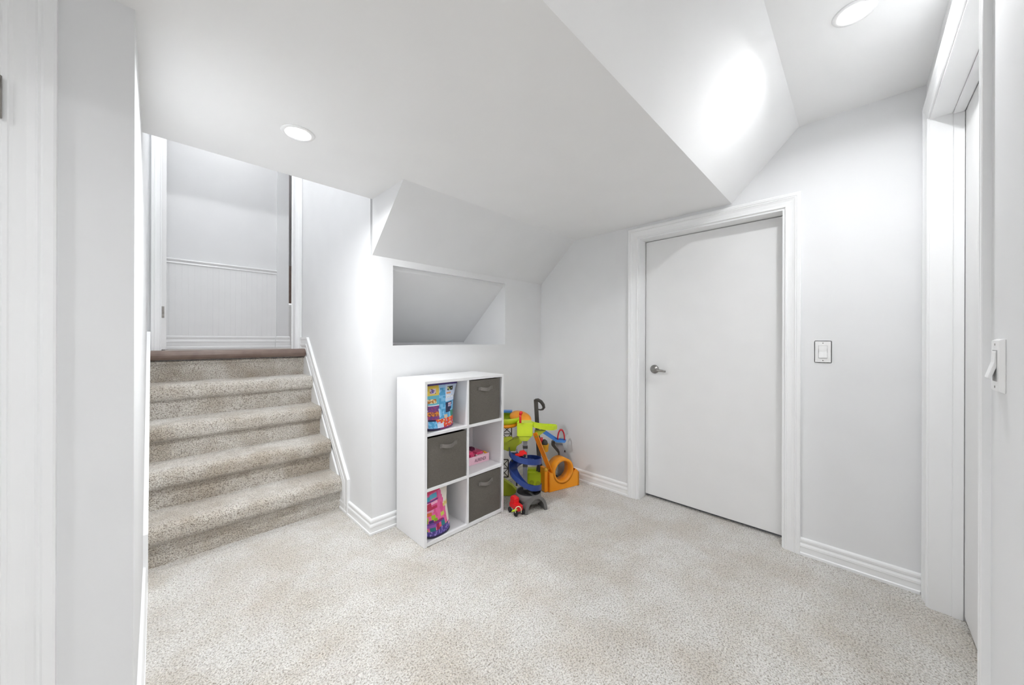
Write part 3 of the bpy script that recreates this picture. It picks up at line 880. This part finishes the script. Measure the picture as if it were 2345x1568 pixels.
# arch base
aL, aR = G(1203, 1180, 0), G(1253.5, 1166.5, 0)
ax_ = (aR - aL); wA = ax_.length; ax_.normalize(); ay_ = Vector((-ax_.y, ax_.x, 0))
if ay_.dot(FW) < 0: ay_ = -ay_
def archpts(o, r, h, n=20, th=.022):
    outer = [o + ax_ * (r - r * cos(pi * i / n)) + UPV * (h * sin(pi * i / n)) for i in range(n + 1)]
    ri, hi = r - th, h - th
    inner = [o + ax_ * (r - ri * cos(pi * i / n)) + UPV * (hi * sin(pi * i / n)) for i in range(n + 1)]
    return outer + inner[::-1]
ar = MB().prism(archpts(aL, wA / 2, .118), ay_ * .018)
ar.prism(archpts(aL + ay_ * .018 + ax_ * .006, wA / 2 - .006, .108, th=.012), ay_ * .085)
ar.build('arch_base', 'grey', tw, .003)
bc = aL + ax_ * (wA / 2) + ay_ * .115
drum = MB().lathe(bc + UPV * .05 + ax_ * .0, [(.092, 0), (.096, .004), (.094, .062), (.090, .062), (.088, .054), (0, .054)], n=30)
drum.build('drum', 'grey', tw)
MB().lathe(bc + UPV * .104, [(0, 0), (.086, 0), (.086, .003), (0, .003)], n=30).build('drum_top', 'black', tw)
for (k, dx) in ((0, -.08), (1, .08)):
    MB().obox(bc + ax_ * dx + ay_ * .03 + UPV * .027, ax_, ay_, UPV, .010, .03, .027).build('foot', 'grey', tw, .003)
# spiral
sc_ = D(1203, 1000, 2.675); sc_.z = 0
path, side = [], []
key = [(pi * .95, .385), (1.5 * pi, .345), (2 * pi, .312), (2.5 * pi, .290), (3 * pi, .262), (3.25 * pi, .220), (3.6 * pi, .150), (4.05 * pi, .112)]
def zkey(a):
    for (a0, z0_), (a1, z1_) in zip(key, key[1:]):
        if a <= a1:
            t_ = (a - a0) / (a1 - a0); return z0_ + (z1_ - z0_) * t_
    return key[-1][1]
nS = 90
for i in range(nS + 1):
    a = key[0][0] + (key[-1][0] - key[0][0]) * i / nS
    dr_ = RT * cos(a) + FW * sin(a)
    path.append(sc_ + dr_ * .094 + UPV * zkey(a)); side.append(dr_)
U = [(-.031, .030), (-.031, 0), (.031, 0), (.031, .042), (.0275, .042), (.0275, .0035), (-.0275, .0035), (-.0275, .030)]
MB().sweep(path, U, side).build('spiral_ramp', 'navy', tw)
for a_ in (1.15 * pi, 1.85 * pi, 3.3 * pi):
    dr_ = RT * cos(a_) + FW * sin(a_)
    MB().tube([sc_ + dr_ * .112 + UPV * (zkey(a_) - .032), sc_ + dr_ * .112 + UPV * zkey(a_)], .006, 8).build('clip', 'black', tw)
# pillar
pt_ = P(1201, 1004, 2.69); 
pil = MB().obox((sc_.x + FW.x * .02, sc_.y + FW.y * .02, (.10 + .53) / 2), RT, FW, UPV, .016, .014, .215)
pil.build('pillar', 'lgrey', tw, .003)
for zz in (.515, .43, .29):
    MB().obox((sc_.x + FW.x * .02, sc_.y + FW.y * .02, zz), RT, FW, UPV, .0185, .0165, .011).build('collar', 'char', tw, .002)
# top block and ramp
gb = P(1202, 984, 2.62)
MB().obox(gb + FW * .05, RT, FW, UPV, .058, .055, .050).build('top_block', 'lime', tw, .005)
MB().prism([gb + RT * -.05 + UPV * -.050 - FW * .0, gb + RT * .05 + UPV * -.050, gb + RT * .02 + UPV * -.085, gb + RT * -.03 + UPV * -.085], FW * .07).build('top_bracket', 'olive', tw, .003)
r0_, r1_ = gb + RT * .055 + UPV * .040 + FW * .03, P(1275, 975.5, 2.72)
rp = [r0_ + (r1_ - r0_) * (i / 14) + UPV * (-.010 * sin(pi * i / 14)) for i in range(15)]
dirr = (r1_ - r0_).normalized(); sdr = Vector((dirr.y, -dirr.x, 0)).normalized()
wid = [1.0] * 11 + [.92, .75, .5, .2]
rings = []
for p_, w_ in zip(rp, wid):
    rings.append([p_ + sdr * (a * w_) + UPV * b for a, b in ((-.040, .012), (-.036, -.022), (.036, -.022), (.040, .012), (.036, .012), (.032, -.016), (-.032, -.016), (-.036, .012))])
MB().loft(rings, True, True, False).build('launch_ramp', 'lime', tw)
bkt = P(1225, 988, 2.66)
MB().prism([bkt + UPV * .004, bkt + RT * .085 + UPV * .006, bkt + RT * .012 + UPV * -.045, bkt + UPV * -.040], FW * .045).build('ramp_bracket', 'olive', tw, .002)
# green bowl, orange turntable
bw = P(1156, 960, 2.76)
MB().lathe(bw - UPV * .02, [(.04, .004), (.10, .0), (.118, .022), (.124, .048), (.119, .048), (.112, .026), (.098, .008), (.04, .010)], n=36).build('bowl', 'lime', tw)
MB().lathe(bw - UPV * .052, [(.02, 0), (.098, .006), (.108, .020), (.106, .030), (.02, .030)], n=36).build('bowl_base', 'orange', tw)
tt = P(1192, 957, 2.78)
ring_o = []
tl = MB()
nrm = (UPV * .88 - FW * .36 + RT * .20).normalized()
tl.lathe(tt, [(0, -.006), (.085, -.006), (.088, .0), (.084, .012), (.055, .017), (.03, .014), (0, .013)], nrm, 30)
tl.build('turntable', 'orange', tw)
sb_ = P(1166, 941.5, 2.84)
MB().obox(sb_ + RT * -.03, RT, FW, UPV, .055, .03, .007).build('upper_track', 'sky', tw, .003)
lv0, lv1 = P(1191.5, 968, 2.60), P(1191.5, 948, 2.60)
le = MB().tube([lv0, lv1], .0085, 10)
lev = le.build('lever', 'red', tw)
MB().tube([lv1 - UPV * .004, lv1 + UPV * .012 + RT * .006, lv1 + UPV * .020 + RT * .010], [.010, .013, .006], 12).build('lever_knob', 'red', lev)
# dark lattice
def lattice(u0, u1, v0, v1, dep, nx_):
    mb = MB(); a, b, c, d_ = P(u0, v0, dep), P(u1, v0, dep), P(u1, v1, dep), P(u0, v1, dep)
    bar = lambda p, q_, r=.0042: mb.tube([p, q_], r, 6)
    bar(a, b); bar(b, c); bar(c, d_); bar(d_, a)
    for k in range(nx_):
        l0, l1 = a.lerp(d_, k / nx_), a.lerp(d_, (k + 1) / nx_); r0, r1 = b.lerp(c, k / nx_), b.lerp(c, (k + 1) / nx_)
        bar(l0, r1, .003); bar(r0, l1, .003); bar(l0, r0, .003)
    return mb
lattice(1150, 1171.5, 974, 1012, 2.78, 2).build('lattice', 'char', tw)
lattice(1146, 1164, 1052, 1092, 2.80, 2).build('lattice', 'char', tw)
# lower green chute and base
ch = P(1176, 1016, 2.66)
MB().prism([P(1150, 1010, 2.70), P(1163, 1010, 2.70), P(1192, 1000, 2.70), P(1195.5, 1014, 2.70), P(1183, 1022, 2.70), P(1181, 1033, 2.70), P(1162, 1033, 2.70), P(1150, 1028, 2.70)], FW * .06).build('chute', 'olive', tw, .003)
MB().prism([P(1150, 1003, 2.66), P(1172, 1000, 2.66), P(1174, 1004, 2.66), P(1160, 1012, 2.66), P(1150, 1014, 2.66)], FW * .03).build('chute_lip', 'olive', tw, .002)
g1 = G(1224, 1117, 0)
bb = MB().obox(g1 + UPV * .072, RT, FW, UPV, .060, .045, .070)
base_g = bb.build('base_block', 'lime', tw, .006)
MB().lathe(g1 + UPV * .062 + RT * -.024 - FW * .045, [(.0, .001), (.012, .001), (.020, .004), (.022, .0), (.020, -.002), (0, -.002)], -FW, 20).build('hub', 'olive', base_g)
MB().lathe(g1 + UPV * .055 + RT * .028 - FW * .045, [(.0, .001), (.012, .001), (.020, .004), (.022, .0), (.020, -.002), (0, -.002)], -FW, 20).build('hub', 'olive', base_g)
MB().obox(g1 + UPV * .150 + FW * .02, RT, FW, UPV, .056, .024, .012).build('base_ledge', 'olive', tw, .003)
g2 = G(1170, 1136, 0)
MB().prism([g2 + RT * -.09 + UPV * .001, g2 + RT * -.005 + UPV * .001, g2 + RT * .055 + UPV * .035, g2 + RT * .010 + UPV * .080, g2 + RT * -.09 + UPV * .150], FW * .06).build('base_ramp', 'olive', tw, .004)

# red toy car on the spiral, red toy truck on the carpet
rc = P(1193, 1040, 2.60)
cr_ = thing('toy_car', tuple(rc), 'red toy car parked on the navy spiral ramp', 'toy car')
cdir = (RT * .96 + UPV * .22).normalized(); cup = Vector(UPV - cdir * cdir.z).normalized(); cs_ = cdir.cross(cup)
MB().obox(rc, cdir, cs_, cup, .044, .017, .010).build('body', 'red', cr_, .004)
MB().obox(rc + cdir * .012 + cup * .015, cdir, cs_, cup, .022, .014, .010).build('cabin', 'red', cr_, .005)
for a_ in (-.026, .026):
    for b_ in (-.017, .017):
        MB().lathe(rc + cdir * a_ + cs_ * b_ - cup * .010, [(0, -.004), (.010, -.004), (.010, .004), (0, .004)], cs_, 14).build('wheel', 'black', cr_)

tg = G(1182, 1179, 0)
tk = thing('toy_truck', tuple(tg), 'small red toy truck with a cream hoop on the carpet by the shelf', 'toy truck')
tdir = (RT * .55 - FW * .83).normalized(); tsd = Vector((-tdir.y, tdir.x, 0))
tb0 = tg + UPV * .045 + FW * .03
MB().obox(tb0 + UPV * .008, tdir, tsd, UPV, .055, .026, .022).build('body', 'red', tk, .008, 3)
MB().obox(tb0 - tdir * .018 + UPV * .045, tdir, tsd, UPV, .030, .024, .024).build('cabin', 'red', tk, .009, 3)
for a_ in (-.036, .038):
    for b_ in (-.030, .030):
        MB().lathe(tg + FW * .03 + tdir * a_ + tsd * b_ + UPV * .0185, [(0, -.008), (.015, -.008), (.0185, -.005), (.0185, .005), (.015, .008), (0, .008)], tsd, 18).build('wheel', 'black', tk)
hc_ = P(1187, 1168, 2.46)
MB().tube([hc_ + RT * (.021 * cos(pi - pi * i / 10)) + UPV * (.026 * sin(pi * i / 10) + (-.018 if i in (0, 10) else 0)) for i in range(11)], .0032, 8).build('hoop', 'cream', tk)
lf = P(1178, 1171, 2.47)
MB().loft([[lf + RT * (-.022 + .044 * k / 6) + UPV * ((.014 * k / 6) + s_ * .010 * sin(pi * (k + .15) / 6.4)) + FW * (d_ * .004) for s_, d_ in ((1, 0), (0, 1), (-1, 0), (0, -1))] for k in range(7)]).build('leaf', 'lime', tk)

# ------------------------------------------------------------------ orange loop track
oF, oR = G(1257.3, 1128, 0), G(1326, 1110.5, 0)
ox = (oR - oF); wO = ox.length; ox.normalize(); oy = Vector((-ox.y, ox.x, 0))
if oy.dot(FW) < 0: oy = -oy
lp = thing('loop_track', tuple(oF + ox * wO / 2 + oy * .05), 'orange toy loop with a long chute on the carpet near the baseboard', 'toy')
dO = .095; cr0 = oF + ox * (wO * .47) + UPV * .150; RO, RI = .106, .084
n = 40
fr = MB()
def lring(r, off): return [cr0 + (ox * cos(2 * pi * i / n) + UPV * sin(2 * pi * i / n)) * r + oy * off for i in range(n)]
fr.loft([lring(RO, 0), lring(RO, dO), lring(RI, dO), lring(RI, 0), lring(RO, 0)], True, False)
fr.build('loop_ring', 'orange', lp, 0)
pan = MB()                                            # front panel under the ring, follows its curve
lower = []
for i in range(13):
    a = pi * (1.02 + .80 * i / 12)
    lower.append(cr0 + (ox * cos(a) + UPV * sin(a)) * (RO - .012))
outl = [oF + UPV * .002, oF + ox * wO + UPV * .002, oF + ox * wO + UPV * .115, oF + ox * (wO * .90) + UPV * .145] + [p for p in lower[::-1]] + [oF + UPV * .165]
pan.prism(outl, oy * .012)
pan.prism([p + oy * (dO - .012) for p in outl], oy * .012)
pan.build('panel', 'orange', lp)
MB().prism([oF + ox * (wO - .012) + UPV * .002, oF + ox * (wO - .012) + UPV * .116, oF + ox * (wO - .012) + oy * dO + UPV * .116, oF + ox * (wO - .012) + oy * dO + UPV * .002], ox * .011).build('end_panel', 'orange', lp)
MB().prism([oF + UPV * .002, oF + UPV * .165, oF + oy * dO + UPV * .165, oF + oy * dO + UPV * .002], ox * .012).build('end_panel', 'orange', lp)
MB().prism([oF + ox * (wO * .90) + UPV * .145, oF + ox * wO + UPV * .115, oF + ox * wO + UPV * .111, oF + ox * (wO * .90) + UPV * .141], oy * dO).build('top_panel', 'orange', lp)
c0, c1 = P(1225.5, 992, 2.64), oF + UPV * .180 + ox * .02 + oy * .02
cp = [c0 + (c1 - c0) * (i / 10) for i in range(11)]
cdn = (c1 - c0).normalized(); csd = Vector((RT - cdn * RT.dot(cdn))).normalized(); cnn = csd.cross(cdn)
if cnn.dot(FW) > 0: cnn = -cnn
MB().sweep(cp, [(-.016, .012), (-.016, -.006), (.016, -.006), (.016, .012), (.013, .012), (.013, -.002), (-.013, -.002), (-.013, .012)], csd, cnn).build('chute', 'orange', lp)
sp = oF + UPV * .10 + ox * -.016 + oy * .05
MB().obox(sp, ox, oy, UPV, .016, .035, .098).build('support', 'orange', lp, .003)
MB().lathe(sp + UPV * .09 - oy * .034 - ox * .002, [(0, -.006), (.018, -.006), (.018, .006), (0, .006)], oy, 20).build('pivot', 'yellow', lp)

# ------------------------------------------------------------------ blue slide with red hoop
bs = G(1287, 1100, 0)
bs = D(1287, 1000, 3.12); bs.z = 0
bl = thing('slide_ramp', tuple(bs), 'blue toy slide with a red hoop on a grey tower by the wall', 'toy')
s0, s1, s2_ = P(1243, 987, 3.05), P(1275, 1008.5, 3.12), P(1295, 1010, 3.12)
pth = [s0.lerp(s1, i / 8) for i in range(9)] + [s1.lerp(s2_, i / 3) for i in (1, 2, 3)]
MB().sweep(pth, [(-.024, .014), (-.024, -.008), (.024, -.008), (.024, .014), (.020, .014), (.020, -.003), (-.020, -.003), (-.020, .014)], (RT * .35 + FW * .94).normalized()).build('slide', 'sky', bl)
hcn = P(1285, 1008, 3.11)
MB().tube([hcn + RT * (.030 * cos(pi * i / 16)) + UPV * (.092 * sin(pi * i / 16) ** .8) for i in range(17)], .0065, 10).build('hoop', 'crimson', bl)
for k in range(7):
    a_ = pi * (.30 + .40 * k / 6)
    MB().tube([hcn + RT * (.030 * cos(a_)) + UPV * (.092 * sin(a_) ** .8), hcn + RT * (.036 * cos(a_)) + UPV * (.105 * sin(a_) ** .8)], [.004, .0015], 6).build('spike', 'crimson', bl)
tpx = lambda u, v: P(u, v, 3.13)
MB().prism([tpx(1271, 1016), tpx(1289, 1018), tpx(1294, 1032), tpx(1299, 1040), tpx(1300, 1098), tpx(1278, 1098), tpx(1281, 1034)], FW * .07).build('tower', 'lgrey', bl, .004)
MB().prism([tpx(1264, 1012), tpx(1271, 1010), tpx(1271, 1020), tpx(1281, 1034), tpx(1281, 1046), tpx(1277, 1036), tpx(1263, 1020)], FW * .05).build('bracket', 'char', bl, .002)
MB().obox(P(1293.5, 1033, 3.125), RT, FW, UPV, .005, .004, .008).build('slot', 'black', bl)
bq = bs + UPV * .012 + FW * .03
MB().obox(bq, RT, FW, UPV, .06, .05, .0115).build('base', 'char', bl, .003)
MB().tube([bs + UPV * .02 - RT * .05, bs + UPV * .05 - RT * .09], .010, 8).build('rear_wheel', 'black', bl)

# ------------------------------------------------------------------ push toy with a dark handle
hp = D(1228, 1000, 2.96); hp.z = 0
pu = thing('push_cart', tuple(hp), 'dark grey toy push cart with a looped handle in the corner', 'toy')
h0, h1 = P(1236, 1080, 2.96), P(1227, 914.5, 2.96)
MB().sweep([h0 + (h1 - h0) * (i / 6) for i in range(7)], [(-.017, -.012), (.017, -.012), (.017, .012), (-.017, .012)], RT, FW).build('post', 'char', pu, .003)
ha = [P(u, v, 2.96) for u, v in ((1226, 916.5), (1232, 915.5), (1239, 919.5), (1244, 926.5), (1245.5, 933), (1242.5, 937), (1238, 938), (1231, 937))]
MB().tube(ha, [.014, .0145, .0145, .014, .012, .009, .006, .005], 12).build('grip', 'char', pu)
bkc = P(1247.5, 1033, 2.98)
MB().lathe(bkc, [(0, 0), (.027, 0), (.030, .004), (.034, .058), (.036, .060), (.033, .062), (.031, .056), (0, .05)], n=24).build('basket', 'yellow', pu)
MB().lathe(bkc + UPV * .05 - RT * .004, [(0, 0), (.026, 0), (.030, .018), (.024, .040), (.010, .050), (0, .05)], n=18).build('bag', 'char', pu)
MB().tube([bkc + UPV * .06 - RT * .03, bkc + UPV * .115 - RT * .034], [.014, .018], 10).build('club_head', 'red', pu)
lg = P(1236, 1040, 2.98)
for sg in (-1, 1):
    MB().tube([hp + UPV * .26 + RT * .03, hp + UPV * .03 + RT * (.03 + sg * .05) + FW * .02], .008, 8).build('leg', 'char', pu)
    MB().lathe(hp + RT * (.03 + sg * .06) + UPV * .032 + FW * .02, [(0, -.010), (.026, -.010), (.031, -.006), (.031, .006), (.026, .010), (0, .010)], RT, 20).build('wheel', 'black', pu)
MB().tube([hp + RT * -.02 + UPV * .10, hp + RT * .0 + UPV * .002 - FW * .03], .009, 8).build('stand', 'char', pu)
